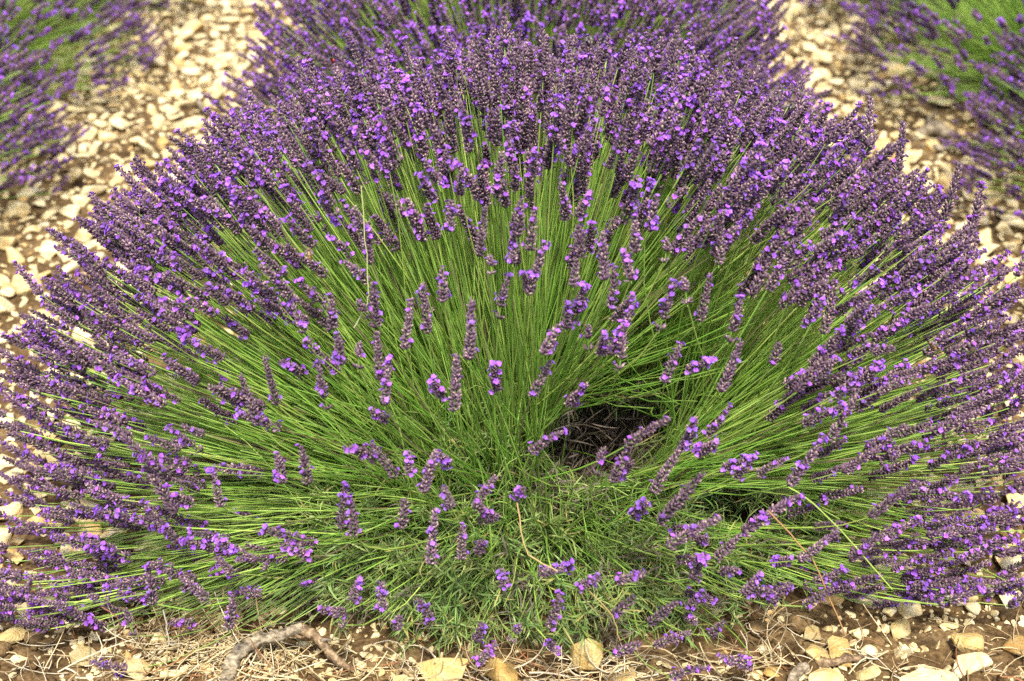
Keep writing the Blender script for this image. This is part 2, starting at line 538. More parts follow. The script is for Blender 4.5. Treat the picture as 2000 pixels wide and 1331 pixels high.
def dome_hit(px, py, shrink=1.0):
    """first point of the dome surface under a pixel (or the nearest pass when the ray misses it)"""
    d = unit(ray(px, py))
    ts = np.linspace(0.9, 2.6, 700)
    P = EYE + ts[:, None] * d - FC - np.array([0, 0, DZ])
    Dn = unit(P)
    val = np.linalg.norm(P, axis=1) / (dome_R(Dn, AX, AYB, AYF, BZ) * shrink)
    ok = np.where(val < 1)[0]
    k = ok[0] if len(ok) else int(np.argmin(val))
    return EYE + ts[k] * d

# (foot x, foot y, tip x, tip y) of spikes one can pick out in the sparse middle and along the foot
EXPL = [(878,452,880,392),(935,500,950,405),(1010,460,1020,395),(1036,490,1041,410),(1002,515,1006,460),(1030,575,1066,478),(975,622,985,543),(1135,502,1129,440),
(722,515,714,436),(735,642,729,556),(792,682,800,585),(836,650,826,558),(915,702,926,588),(865,590,864,530),(960,536,962,500),(888,802,891,688),(742,742,735,650),(752,792,756,702),
(665,712,660,655),(700,720,703,672),(650,642,648,582),(602,672,574,598),(1120,560,1126,508),(1182,547,1175,458),(1240,492,1241,428),(1288,645,1312,556),(1192,602,1206,528),
(1210,722,1217,636),(1192,692,1242,598),(1060,692,1087,638),(1038,775,1072,708),(1105,642,1111,588),(1150,682,1144,636),(1298,748,1322,678),(1342,592,1335,542),(1368,628,1386,538),
(1423,668,1452,588),(1404,517,1416,418),(1466,577,1522,478),(1538,592,1567,538),(1590,622,1612,543),(1608,652,1642,548),(1655,635,1692,586),(1408,765,1452,668),(1556,765,1622,676),
(1508,712,1522,672),(1232,547,1220,486),(1270,452,1276,388),(1298,512,1306,466),(1345,482,1349,462),(1035,885,1092,838),(1222,872,1302,808),(1378,852,1428,803),(1276,962,1328,868),
(1165,927,1176,878),(1196,942,1218,888),(1540,948,1612,862),(1615,862,1682,776),(1645,922,1718,873),(1286,1025,1368,926),(1305,1068,1402,1000),(1398,1092,1442,1048),(1445,1045,1552,963),
(1350,1130,1382,1082),(828,962,847,883),(800,927,799,882),(882,992,864,953),(926,992,967,928),(934,1018,972,1004),(840,1102,851,998),(900,1092,907,1028),(785,1032,789,978),(690,1047,690,978),
(664,1032,676,948),(552,942,545,888),(602,945,590,878),(772,932,728,868),(934,1082,941,1055),(986,1147,980,1113),(1052,1121,1102,1109),(1073,1228,1097,1163),(998,1252,1017,1218),(932,1297,968,1258),
(928,1252,946,1218),(686,1172,707,1128),(747,1192,744,1138),(672,1222,648,1188),(842,1212,819,1173),(775,1227,781,1203),(447,1228,455,1168),(1203,1136,1258,1119),(1198,1202,1238,1168),(1268,1217,1318,1178),
(1278,1262,1348,1233),(1128,1147,1172,1129),(1198,1277,1248,1258),(1308,1322,1374,1298),(1388,1242,1412,1213),(1342,1187,1378,1158),(1700,1010,1790,935),(1660,1095,1720,1040),(1560,1095,1640,1040),(1500,1175,1545,1140),
(1570,1185,1625,1150),(1450,1160,1490,1120),(1720,1060,1790,1010),(505,830,470,735),(540,790,520,700),(640,800,620,720),(330,940,240,850),(430,990,420,925),(345,1000,270,900),(520,1110,480,1080),
(455,1120,420,1090),(350,1060,275,990),(405,1170,355,1130),(300,1180,290,1115),(230,1120,150,1050),(240,1205,160,1150),(262,1240,240,1195),
(672,190,654,130),(1150,140,1149,78),(1556,265,1570,152),(1688,330,1706,190),(1748,350,1775,240),(1840,440,1882,322),(1890,470,1926,368),(80,575,32,515),(165,505,97,440),(225,450,182,378),(290,400,240,325),
(1312,190,1311,52),(876,140,870,62),(1425,170,1432,72),(420,320,400,255),(500,250,488,175),(1985,540,2010,480),(1470,1300,1410,1290),(250,1320,190,1290)]
e_tip, e_foot = [], []
for fx, fy, tx, ty in EXPL:
    tipP = dome_hit(tx, ty, rng.uniform(0.90, 1.0))
    tipP[2] = max(tipP[2], 0.03)
    if ty > 1150:
        g0 = on_ground(tx, ty, 0.03 + 0.02 * rng.random())
        dd = np.linalg.norm(g0 - EYE); 
        if np.linalg.norm(tipP - EYE) > dd or tipP[2] <= 0.031: tipP = g0
    zc = (tipP - EYE) @ _F
    out = tipP - FC - np.array([0, 0, 0.1])
    lean = 0.35 * (unit(out) @ _F)           # the foot lies further from the lens when the spike leans towards it
    plen = math.hypot(tx - fx, ty - fy) * zc / F_PX
    d = ray(fx, fy)
    footP = EYE + d * (zc - lean * plen)
    footP[2] = max(footP[2], 0.018)
    e_tip.append(tipP); e_foot.append(footP)
e_tip, e_foot = np.array(e_tip), np.array(e_foot)
nE = len(e_tip)

# the rest of the dome: many spikes round the rim, few in the middle
camdir = unit(np.array([0, -1.66, 0.92]))
def sample_front(n):
    outD = []
    while len(outD) < n:
        v = rng.normal(size=(6000, 3)); v = unit(v)
        v[:, 2] = np.where(v[:, 2] < -0.06, -v[:, 2], v[:, 2])
        P = v * dome_R(v, AX, AYB, AYF, BZ)[:, None] + FC + np.array([0, 0, DZ])
        q = project(P)
        # how far from the middle of the dome as one looks at it
        rx = (q[:, 0] - 1020) / 1010; ry = np.where(q[:, 1] < 690, (690 - q[:, 1]) / 640, (q[:, 1] - 690) / 900)
        rr = np.hypot(rx, ry)
        w = 0.05 + 0.95 * np.clip((rr - 0.50) / 0.26, 0, 1) ** 1.3
        low = (q[:, 1] > 780)
        w = np.where(low, 0.03 + 0.62 * np.clip((np.abs(rx) - 0.52) / 0.42, 0, 1) ** 1.4, w)
        away = v @ camdir
        w = np.where(away < -0.25, w * 0.30, w)
        ok = rng.random(len(v)) < w
        outD.extend(v[ok])
    return np.array(outD[:n])
NR = 2100
def in_hole(P):
    q = project(P)
    return (((q[..., 0] - 1180) / 122) ** 2 + ((q[..., 1] - 860) / 68) ** 2 < 1) | (((q[..., 0] - 1440) / 75) ** 2 + ((q[..., 1] - 985) / 35) ** 2 < 1)
D = sample_front(NR)
shell = np.clip(1 - np.abs(rng.normal(0, 0.09, NR)), 0.66, 1.0) * rng.uniform(0.96, 1.03, NR)
tip = D * (dome_R(D, AX, AYB, AYF, BZ) * shell)[:, None] + FC + np.array([0, 0, DZ])
tip[:, 2] = np.maximum(tip[:, 2], 0.045 + 0.03 * rng.random(NR))
pick = rng.integers(0, 16, NR)
scl = rng.uniform(0.9, 1.2, NR)
axis = unit(D + np.array([0, 0, 1.0]) * (0.55 * (1 - D[:, 2:3])) + rng.normal(0, 0.13, (NR, 3)))
# stems that lie out low and sideways, their spikes turned up at the end
LP = []
for (x0, x1, y0, y1, cnt) in [(-80, 230, 880, 1180, 50), (-40, 260, 1100, 1225, 24), (200, 480, 950, 1180, 12), (1760, 2080, 900, 1160, 34), (1480, 1900, 1060, 1180, 12), (1700, 2030, 1120, 1190, 10)]:
    for _ in range(cnt):
        px, py = rng.uniform(x0, x1), rng.uniform(y0, y1)
        LP.append(on_ground(px, py, rng.uniform(0.03, 0.14)))
LP = np.array(LP); nL = len(LP)
lD = unit(LP - FC - np.array([0, 0, 0.05]))
lax = unit(lD + np.array([0, 0, 0.55]) + rng.normal(0, 0.16, (nL, 3)))
lpk = rng.integers(0, 16, nL); lsc = rng.uniform(0.85, 1.15, nL)
tip = np.concatenate([tip, LP]); D = np.concatenate([D, lD]); axis = np.concatenate([axis, lax]); pick = np.concatenate([pick, lpk]); scl = np.concatenate([scl, lsc])
foot = tip - axis * (SPIKE_LEN[pick] * scl)[:, None]
foot[:, 2] = np.maximum(foot[:, 2], 0.012)
e_axis = unit(e_tip - e_foot)
e_len = np.linalg.norm(e_tip - e_foot, axis=1)
e_len = np.clip(e_len, 0.018, 0.075)
e_pick = np.array([nearest_spike(l) for l in e_len])
e_scl = e_len / SPIKE_LEN[e_pick]
e_foot = e_tip - e_axis * e_len[:, None]
e_D = unit(e_tip - FC - np.array([0, 0, DZ]))

A_foot = np.concatenate([e_foot, foot]); A_axis = np.concatenate([e_axis, axis]); A_pick = np.concatenate([e_pick, pick])
A_scl = np.concatenate([e_scl, scl]); A_D = np.concatenate([e_D, D]); A_tip = np.concatenate([e_tip, tip])
NA = len(A_foot)
base = crown_base(A_D, NA, 0.27, 0.24, 0.22, 0.15) + FC
paths = stem_paths(base, A_foot, A_axis)
def clear_hole(base, foot, axis, paths, S, tries=9):
    """stems leave the crown round the gap in it, not through it"""
    for t in range(tries):
        bad = np.where(in_hole(paths).any(1))[0]
        if not len(bad): break
        d = unit(foot[bad] - FC)
        nb_ = crown_base(d, len(bad), 0.27 + 0.02 * t, 0.24 + 0.02 * t, 0.22, 0.15) + FC
        nb_[:, 1] += rng.uniform(0.0, 0.05 + 0.035 * t, len(bad)); nb_[:, 0] += rng.normal(0, 0.02 + 0.015 * t, len(bad))
        paths[bad] = stem_paths(nb_, foot[bad], axis[bad], S=S)
    return paths
paths = clear_hole(base, A_foot, A_axis, paths, 8)
paths[:, :, 2] = np.maximum(paths[:, :, 2], 0.012)
BUGS = [(650, 120, 654, 130), (1148, 76, 1149, 78), (1546, 205, 1570, 152), (1686, 277, 1706, 190), (603, 490, 714, 436), (1818, 672, 1692, 586)]
nearbug = np.zeros(NA, bool)
for bx, by, _a, _b in BUGS:
    zb = project(dome_hit(bx, by, 0.97))[2]
    for f_ in (0.0, 0.33, 0.66, 1.0):
        pq = project(A_foot * (1 - f_) + A_tip * f_)
        nearbug |= (np.hypot(pq[:, 0] - bx, pq[:, 1] - by) < 24) & (pq[:, 2] < zb + 0.03)
nearbug[:nE] = False
cross = in_hole(paths).any(1) & (rng.random(NA) < 0.93); cross[:nE] = False; cross |= nearbug
kp = np.where(~cross)[0]
A_foot, A_axis, A_pick, A_scl, A_D, A_tip, paths = [z_[kp] for z_ in (A_foot, A_axis, A_pick, A_scl, A_D, A_tip, paths)]
NA = len(kp)
A_eul = rot_from_dir(A_axis, rng.uniform(0, 6.28, NA))
# 300 that show largest become parts of their own
pr = project(A_tip)
inside = (pr[:, 0] > -10) & (pr[:, 0] < 2010) & (pr[:, 1] > -10) & (pr[:, 1] < 1340)
face = (A_D @ camdir)
score = A_scl * SPIKE_LEN[A_pick] / pr[:, 2] * (0.35 + np.clip(face + 0.35, 0, 1.2)) * inside
score[:nE] += 1.0
order = np.argsort(-score)
indiv, rest = order[:300], order[300:]
# each variant must appear among the individuals
for v in range(16):
    if not (A_pick[indiv] == v).any():
        A_pick[indiv[-1 - v]] = v
SRC = [None] * 16
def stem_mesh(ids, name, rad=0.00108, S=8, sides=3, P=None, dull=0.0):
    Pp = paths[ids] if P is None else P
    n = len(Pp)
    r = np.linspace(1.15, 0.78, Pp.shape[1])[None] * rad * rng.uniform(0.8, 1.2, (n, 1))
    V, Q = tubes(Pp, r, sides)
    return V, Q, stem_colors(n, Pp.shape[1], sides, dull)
for kI in indiv:
    b0 = paths[kI, 0]
    V, Q, C = stem_mesh([kI], "flower_stem")
    st = link("flower_stem", mk_mesh("flower_stem", V - b0, Q, None, C, [M_STEM]), front, b0 - FC)
    sp = link("flower_spike", SPIKES[A_pick[kI]], st, A_foot[kI] - b0)
    sp.rotation_euler = A_eul[kI]; sp.scale = (max(A_scl[kI], 1.0) * 1.08,) * 2 + (A_scl[kI],)
    if SRC[A_pick[kI]] is None: SRC[A_pick[kI]] = sp
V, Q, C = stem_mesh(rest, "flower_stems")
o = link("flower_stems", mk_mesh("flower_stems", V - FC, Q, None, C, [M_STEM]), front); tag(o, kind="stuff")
o = scatter("flower_spikes", A_foot[rest] - FC, A_eul[rest], A_scl[rest], A_pick[rest], SRC, front); tag(o, kind="stuff")

# budless stems and long blades that thicken the green fan inside the dome
NB = 3400
v = unit(rng.normal(size=(NB, 3))); v[:, 2] = np.abs(v[:, 2])
tipb = v * (dome_R(v, AX, AYB, AYF * 0.9, BZ) * rng.uniform(0.5, 0.92, NB))[:, None] + FC + np.array([0, 0, DZ])
bb = crown_base(v, NB, 0.27, 0.24, 0.22, 0.15) + FC
pb = clear_hole(bb, tipb, v, stem_paths(bb, tipb, v, S=6), 6)
pb = pb[~(in_hole(pb).any(1) & (rng.random(NB) < 0.97))]
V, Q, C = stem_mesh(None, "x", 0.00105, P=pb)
o = link("green_shoots", mk_mesh("green_shoots", V - FC, Q, None, C, [M_STEM]), front); tag(o, kind="stuff")

# thin crooked stems straying over the leafy mat in front
NW = 420
aw = rng.uniform(3.05, 6.35, NW)
b0_ = np.stack([np.cos(aw) * rng.uniform(0.02, 0.30, NW), np.sin(aw) * rng.uniform(0.02, 0.20, NW), rng.uniform(0.05, 0.19, NW)], -1) + FC
aw2 = aw + rng.normal(0, 0.55, NW); Lw = rng.uniform(0.06, 0.20, NW)
dh = np.stack([np.cos(aw2), np.sin(aw2) * 0.6, np.zeros(NW)], -1)
e0_ = b0_ + dh * Lw[:, None] + np.array([0, 0, 1.0]) * (rng.normal(0.01, 0.05, NW))[:, None]
e0_[:, 2] = np.maximum(e0_[:, 2], 0.012)
e0_[:, 1] = np.maximum(e0_[:, 1], 1.37)
mid1 = b0_ + dh * Lw[:, None] * 0.3 + np.array([0, 0, 1.0]) * rng.uniform(0.0, 0.07, NW)[:, None] + rng.normal(0, 0.012, (NW, 3))
mid2 = e0_ - dh * Lw[:, None] * 0.3 + np.array([0, 0, 1.0]) * rng.uniform(-0.02, 0.05, NW)[:, None] + rng.normal(0, 0.015, (NW, 3))
pw = bezier(b0_, mid1, mid2, e0_, 8)
pl_ = []
for (x0, x1, y0, y1, cnt) in [(330, 760, 1120, 1225, 150), (60, 420, 1060, 1225, 70), (1420, 1860, 1090, 1180, 130), (760, 1400, 1160, 1235, 60)]:
    for _ in range(cnt):
        e_ = on_ground(rng.uniform(x0, x1), rng.uniform(y0, y1), rng.uniform(0.012, 0.06))
        d_ = e_ - FC; d_[2] = 0
        b_ = FC + d_ * rng.uniform(0.15, 0.5) + np.array([rng.normal(0, .02), rng.normal(0, .02), rng.uniform(0.04, 0.13)])
        m1 = b_ + (e_ - b_) * 0.35 + np.array([0, 0, rng.uniform(0.0, 0.04)]) + rng.normal(0, 0.0035, 3)
        m2 = b_ + (e_ - b_) * 0.7 + np.array([0, 0, rng.uniform(0.0, 0.025)]) + rng.normal(0, 0.008, 3)
        pl_.append(bezier([b_], [m1], [m2], [e_], 8)[0])
pw = np.concatenate([pw, np.array(pl_)])
pw = pw[~in_hole(pw).any(1)]
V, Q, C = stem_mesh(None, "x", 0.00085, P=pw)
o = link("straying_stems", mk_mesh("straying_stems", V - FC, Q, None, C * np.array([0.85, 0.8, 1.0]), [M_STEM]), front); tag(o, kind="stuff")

# woody branches of the crown
for k in range(90):
    a = rng.uniform(0, 6.283) if k < 46 else rng.uniform(4.4, 6.9); rr = rng.uniform(0.10, 0.27)
    e = np.array([math.cos(a) * rr, math.sin(a) * rr * 0.85, rng.uniform(0.05, 0.15)])
    s0 = np.array([math.cos(a) * 0.03, math.sin(a) * 0.03, -0.02])
    p = bezier([s0], [s0 + np.array([math.cos(a) * .05, math.sin(a) * .05, .03])], [e * np.array([.7, .7, .55]) + rng.normal(0, .02, 3)], [e], 6)
    V, Q = tubes(p, np.linspace(rng.uniform(.003, .007), .0012, 6)[None], 5)
    link("woody_branch", mk_mesh("woody_branch", V, Q, None, None, [M_WOODY]), front)

# leafy mat over the crown, with the dark gap where the old wood shows
def shoot_points(n, rx, ryb, ryf, h, hole=None, front_bias=0.0):
    pts, dirs = [], []
    while len(pts) < n:
        a = rng.uniform(0, 6.283); r = math.sqrt(rng.uniform(0, 1))
        if rng.random() < front_bias: a = rng.uniform(3.3, 6.1)
        ry = ryb if math.sin(a) > 0 else ryf
        z = h * math.sqrt(max(0, 1 - r * r)) * rng.uniform(0.25, 1.0)
        p = np.array([math.cos(a) * r * rx, math.sin(a) * r * ry, z])
        if hole is not None and hole(p) and rng.random() < 0.88: continue
        d = np.array([math.cos(a) * r, math.sin(a) * r, 0.55 + 0.5 * (1 - r)]) + rng.normal(0, 0.4, 3)
        pts.append(p); dirs.append(d)
    return np.array(pts), unit(np.array(dirs))
def hole_front(p):
    q = project(p + FC + np.array([0, 0, 0.03]))
    return ((q[0] - 1180) / 122) ** 2 + ((q[1] - 860) / 68) ** 2 < 1 or ((q[0] - 1440) / 70) ** 2 + ((q[1] - 975) / 35) ** 2 < 1
sp_, sd_ = shoot_points(1400, 0.40, 0.28, 0.255, 0.20, hole_front, 0.45)
SH_SRC = []
for k in range(10):
    s = link("leafy_shoot", SHOOTS[k], front, sp_[k]); s.rotation_euler = rot_from_dir(sd_[k:k + 1], np.array([k * 1.0]))[0]
    SH_SRC.append(s)
qs = project(sp_ + FC)
nearh = ((qs[:, 0] - 1190) / 260) ** 2 + ((qs[:, 1] - 850) / 170) ** 2 < 1
sidx = np.where(rng.random(len(sp_)) < np.where(nearh, 0.72, 0.16), rng.integers(7, 10, len(sp_)), rng.integers(0, 7, len(sp_)))
hp = []
while len(hp) < 110:                        # old leafless shoots down in the gap
    c_ = on_ground(rng.uniform(1040, 1340), rng.uniform(770, 960), rng.uniform(0.02, 0.11)) - FC
    hp.append(c_)
sp_ = np.concatenate([sp_, np.array(hp)]); sd_ = np.concatenate([sd_, unit(rng.normal(0, 0.8, (110, 3)) + np.array([0, -0.3, 0.7]))]); sidx = np.concatenate([sidx, rng.integers(7, 10, 110)])
o = scatter("leafy_shoots", sp_[10:], rot_from_dir(sd_, rng.uniform(0, 6.28, len(sd_)))[10:], rng.uniform(0.75, 1.25, len(sp_))[10:], sidx[10:], SH_SRC, front)
tag(o, kind="stuff")

# a few bleached stems lying over the green
def px_path(pts, dz=0.0, S=9, lift=0.0):
    P = []
    for (x, y, dist) in pts:
        P.append(EYE + unit(ray(x, y)) * dist)
    P = np.array(P)
    t = np.linspace(0, len(P) - 1, S)
    out = np.stack([np.interp(t, np.arange(len(P)), P[:, k]) for k in range(3)], -1)
    return out
def hit_dist(x, y, s=0.97):
    return float(np.linalg.norm(dome_hit(x, y, s) - EYE))
for pts, rad, c in [([(706, 365), (709, 430), (716, 500), (720, 575)], .0006, (0.27, 0.30, 0.11)), ([(720, 575), (708, 605), (690, 640)], .0006, (0.30, 0.30, 0.16)),
                    ([(1010, 985), (1040, 1075), (1090, 1115)], .0008, (0.45, 0.32, 0.14)), ([(1145, 1150), (1200, 1200), (1212, 1252)], .0008, (0.45, 0.32, 0.13)),
                    ([(1540, 950), (1600, 1005), (1740, 1150)], .0009, (0.30, 0.40, 0.09)), ([(1500, 1000), (1580, 1110), (1650, 1240)], .0009, (0.50, 0.28, 0.12)),
                    ([(320, 1190), (322, 1230), (330, 1262)], .0010, (0.6, 0.55, 0.42))]:
    P = px_path([(x, y, min(hit_dist(x, y), float(np.linalg.norm(on_ground(x, y, 0.03) - EYE)))) for x, y in pts])
    P += rng.normal(0, 0.0006, P.shape) + np.sin(np.linspace(0, 3.14, 9))[:, None] * rng.normal(0, 0.0035, 3)
    V, Q = tubes(P[None], np.full((1, 9), rad), 4)
    link("dry_stem", mk_mesh("dry_stem", V - FC, Q, None, np.tile(np.array(c), (len(V), 1)), [M_DRY]), front)

# ------------------------------------------------------------------ the bushes behind and in the rows on either side
def row_bush(seed, n_sp, ax, b, least=0.5, deep=0.09):
    """local pieces of one background bush, as arrays round (0,0,0)"""
    global rng
    keep = rng
    rng = np.random.default_rng(seed)
    v = unit(rng.normal(size=(n_sp * 2, 3))); v[:, 2] = np.abs(v[:, 2])
    # leave drifts where the green stems show
    nz = np.array([noise.noise(Vector(x * 2.6) + Vector((seed, 0, 0))) for x in v])
    w = np.clip(0.8 + 1.0 * nz, least, 1)
    v = v[rng.random(len(v)) < w][:n_sp]
    n = len(v)
    Rr = dome_R(v, ax, ax, ax, b) * np.clip(1 - np.abs(rng.normal(0, deep, n)), 0.62, 1.0) * rng.uniform(0.95, 1.04, n)
    tip = v * Rr[:, None] + np.array([0, 0, 0.08])
    pick = rng.integers(0, 16, n); scl = rng.uniform(0.9, 1.2, n)
    axis = unit(v + np.array([0, 0, 1.0]) * (0.5 * (1 - v[:, 2:3])) + rng.normal(0, 0.12, (n, 3)))
    foot = tip - axis * (SPIKE_LEN[pick] * scl)[:, None]
    base = crown_base(v, n, 0.22, 0.22, 0.22, 0.14)
    P = stem_paths(base, foot, axis, S=6)
    nb = 700
    vb = unit(rng.normal(size=(nb, 3))); vb[:, 2] = np.abs(vb[:, 2])
    Pb = stem_paths(crown_base(vb, nb, 0.22, 0.22, 0.22, 0.14), vb * (dome_R(vb, ax, ax, ax, b) * rng.uniform(.45, .85, nb))[:, None] + np.array([0, 0, .08]), vb, S=6)
    r = np.linspace(1.15, 0.8, 6)[None] * 0.00105 * rng.uniform(0.8, 1.2, (n + nb, 1))
    V, Q = tubes(np.concatenate([P, Pb]), r, 3)
    C = stem_colors(n + nb, 6, 3)
    me = mk_mesh("flower_stems", V, Q, None, C, [M_STEM])
    eul = rot_from_dir(axis, rng.uniform(0, 6.28, n))
    s_p, s_d = shoot_points(260, 0.32, 0.32, 0.32, 0.15)
    s_e = rot_from_dir(s_d, rng.uniform(0, 6.28, 260)); s_i = rng.integers(0, 8, 260)
    rng = keep
    return dict(me=me, foot=foot, eul=eul, scl=scl, pick=pick, sp=s_p, se=s_e, si=s_i, tip=tip)

PROTO = [row_bush(21, 1350, 0.64, 0.58), row_bush(22, 1450, 0.66, 0.60), row_bush(23, 1300, 0.62, 0.56)]
PROTO_CENTRE = row_bush(31, 3400, 0.65, 0.64, 0.95, 0.17)

def euler_mul_z(eul, a):
    out = eul.copy(); out[:, 2] += a      # XYZ euler: turning about the vertical adds to z
    return out

def place_bush(p, x, y, rz, label, group):
    ctr = np.array([x, y, 0.0])
    e = bpy.data.objects.new("lavender_bush", None); COL.objects.link(e)
    e.location = ctr; e.empty_display_size = 0.1
    tag(e, label, "lavender bush", group)
    c, s = math.cos(rz), math.sin(rz)
    Rm = np.array([[c, -s, 0], [s, c, 0], [0, 0, 1.0]])
    o = link("flower_stems", p['me'], e); o.rotation_euler = (0, 0, rz); tag(o, kind="stuff")
    foot = p['foot'] @ Rm.T; tipw = p['tip'] @ Rm.T + ctr
    eul = euler_mul_z(p['eul'], rz)
    q = project(tipw)
    vis = (q[:, 0] > 0) & (q[:, 0] < 2000) & (q[:, 1] > 0) & (q[:, 1] < 1331)
    toc = unit(EYE - ctr - np.array([0, 0, 0.2]))
    fc = unit(tipw - ctr) @ toc
    # hidden behind the front dome?
    sc = np.where(vis & (fc > 0.05), p['scl'] * SPIKE_LEN[p['pick']] / q[:, 2] * (0.4 + fc), 0)
    order = np.argsort(-sc)
    ind = [k for k in order[:300] if sc[k] > 0]
    rest = np.setdiff1d(np.arange(len(foot)), ind)
    for k in ind:
        so = link("flower_spike", SPIKES[p['pick'][k]], e, foot[k])
        so.rotation_euler = eul[k]; so.scale = [p['scl'][k]] * 3
    o = scatter("flower_spikes", foot[rest], eul[rest], p['scl'][rest], p['pick'][rest], SRC, e); tag(o, kind="stuff")
    o = scatter("leafy_shoots", p['sp'], p['se'], np.full(len(p['sp']), 1.05), p['si'], SH_SRC, e); tag(o, kind="stuff")
    return e

place_bush(PROTO_CENTRE, 0.055, 2.76, 0.4, "out-of-focus lavender bush directly behind the large domed bush, in its row", None)
place_bush(PROTO_CENTRE, 0.08, 3.95, 2.1, "blurred lavender bush at the far end of the middle row", None)
LX, RX = -1.51, 1.53
for k, y in enumerate([2.05, 2.85, 3.65, 4.5]):
    place_bush(PROTO[k % 3], LX + [0.0, -0.03, 0.02, 0.0][k], y, [0.3, 1.9, 4.0, 5.2][k], "blurred lavender bush in the row across the gravel with the thin grey stick", "lavender bushes of the row beside the thin grey stick")
for k, y in enumerate([1.95, 2.75, 3.55, 4.4]):
    place_bush(PROTO[(k + 1) % 3], RX + [0.0, 0.03, -0.03, 0.0][k], y, [2.6, 0.7, 3.3, 5.9][k], "blurred lavender bush in the row beside the gnarled grey dead wood", "lavender bushes of the row beside the dead wood")

# ------------------------------------------------------------------ stones
def make_stone(seed, npts=13, flat=0.5, bev=0.10, seg=1):
    g = np.random.default_rng(seed)
    bm = bmesh.new()
    sx, sy, sz = 1.0, g.uniform(0.6, 0.92), g.uniform(flat * 0.75, flat * 1.3)
    for p in unit(g.normal(size=(npts, 3))) * g.uniform(0.86, 1.06, (npts, 1)):
        bm.verts.new((p[0] * sx, p[1] * sy, p[2] * sz))
    r = bmesh.ops.convex_hull(bm, input=bm.verts)
    junk = [x for x in r['geom_interior'] if isinstance(x, bmesh.types.BMVert)]
    bmesh.ops.delete(bm, geom=junk, context='VERTS')
    bmesh.ops.dissolve_limit(bm, angle_limit=0.22, verts=bm.verts, edges=bm.edges)
    bmesh.ops.bevel(bm, geom=list(bm.edges), offset=bev, segments=seg, profile=0.6, affect='EDGES', clamp_overlap=True)
    bmesh.ops.triangulate(bm, faces=bm.faces)
    for vv in bm.verts:
        n3 = noise.noise(Vector(vv.co) * 1.7 + Vector((seed, 3, 1)))
        vv.co *= 1 + 0.09 * n3
    me = bpy.data.meshes.new("stone")
    bm.to_mesh(me); bm.free()
    me.polygons.foreach_set("use_smooth", np.full(len(me.polygons), False))
    me.materials.append(M_STONE)
    return me
STONES = [make_stone(500 + k, 11 + k % 6, 0.45 + 0.05 * (k % 4)) for k in range(18)]
HERO = [make_stone(560 + k, 17, 0.66, 0.13, 2) for k in range(4)]
for me in HERO: me.polygons.foreach_set("use_smooth", np.full(len(me.polygons), True))

def ground_z(x, y): return soil_height(x, y)

def put_stone(me, x, y, size, label, group=None, tilt=0.25, sink=0.3, rz=None, flatten=1.0):
    o = link("stone", me)
    zs = max(abs(v.co.z) for v in me.vertices) * size * flatten
    o.location = (x, y, ground_z(x, y) + zs * (1 - 2 * sink) if sink < 0.5 else ground_z(x, y))
    o.scale = (size, size, size * flatten)
    o.rotation_euler = (random.gauss(0, tilt), random.gauss(0, tilt), random.uniform(0, 6.28) if rz is None else rz)
    tag(o, label, "stone", group)
    return o

occupied = []
def free(x, y, r, k=0.85):
    return all((x - a) ** 2 + (y - b) ** 2 > ((r + c) * k) ** 2 for a, b, c in occupied)

# stones one can name, near the bush's foot: pixel of the middle, half width in pixels
HEROES = [(982, 1304, 47, HERO[0], 1.25, "rounded pale yellow stone at the foot of the large lavender bush"),
          (1146, 1290, 38, HERO[1], 1.6, "upright tan stone with an orange stain beside the lavender stems"),
          (878, 1302, 56, STONES[3], 0.55, "flat wide cream slab of stone next to the rounded yellow stone"),
          (1208, 1312, 42, STONES[6], 0.7, "long cream stone leaning beside the upright tan stone"),
          (788, 1312, 24, STONES[9], 0.8, "small cream stone between the dead branch and the flat slab"),
          (895, 1270, 22, STONES[12], 0.9, "small grey cream stone behind the flat slab"),
          (1640, 1266, 38, STONES[4], 1.5, "pointed cream stone leaning on a pale lump, beside brown bark"),
          (1600, 1268, 34, HERO[2], 0.7, "pale lump of stone under the pointed cream stone"),
          (1900, 1294, 36, HERO[3], 1.1, "bright white rounded stone on the bare soil"),
          (1590, 1222, 28, STONES[8], 0.7, "grey cream stone half under the lowest lavender stems"),
          (1885, 1250, 38, STONES[10], 1.3, "split grey and tan stone wrapped by a straw root"),
          (1845, 1308, 28, STONES[1], 0.7, "small white stone beside the bright rounded one"),
          (1760, 1222, 26, STONES[14], 0.5, "thin flat cream chip below the drooping flower spikes"),
          (165, 1275, 34, STONES[5], 0.5, "grey slab of stone under the fallen flower spike"),
          (20, 1235, 34, STONES[7], 0.9, "large cream stone at the edge of brown clods"),
          (58, 1195, 30, STONES[2], 0.6, "long grey stone under hanging flower spikes"),
          (270, 1305, 30, STONES[11], 0.8, "cream stone beside the dry straw"),
          (1985, 1250, 34, STONES[15], 0.8, "broad grey stone on the bare soil past the white one"),
          (1800, 1328, 60, STONES[16], 0.5, "wide white slab with a flower spike lying over it"),
          (1610, 1328, 44, STONES[0], 0.8, "white stone with an orange corner beside the brown bark"),
          (1695, 1300, 26, STONES[13], 0.8, "grey cube-like stone at the end of the brown bark"),
          (1510, 1300, 22, STONES[17], 0.7, "yellowish stone beside the gnarled root")]
for px, py, hw, me, fl, lab in HEROES:
    g0 = on_ground(px, py + 6, 0.012)
    zc = (g0 - EYE) @ _F
    size = 1.18 * hw * zc / F_PX
    o = put_stone(me, g0[0], g0[1], size, lab, None, 0.15, 0.06, None, fl)
    o.color = (0.74, 0.64, 0.44, 1) if ("tan" in lab or "yellow" in lab) else ((0.62, 0.60, 0.50, 1) if "grey" in lab else ((1, 1, 1, 1) if "white" in lab else (0.78, 0.73, 0.58, 1)))
    occupied.append((g0[0], g0[1], size * 0.8))

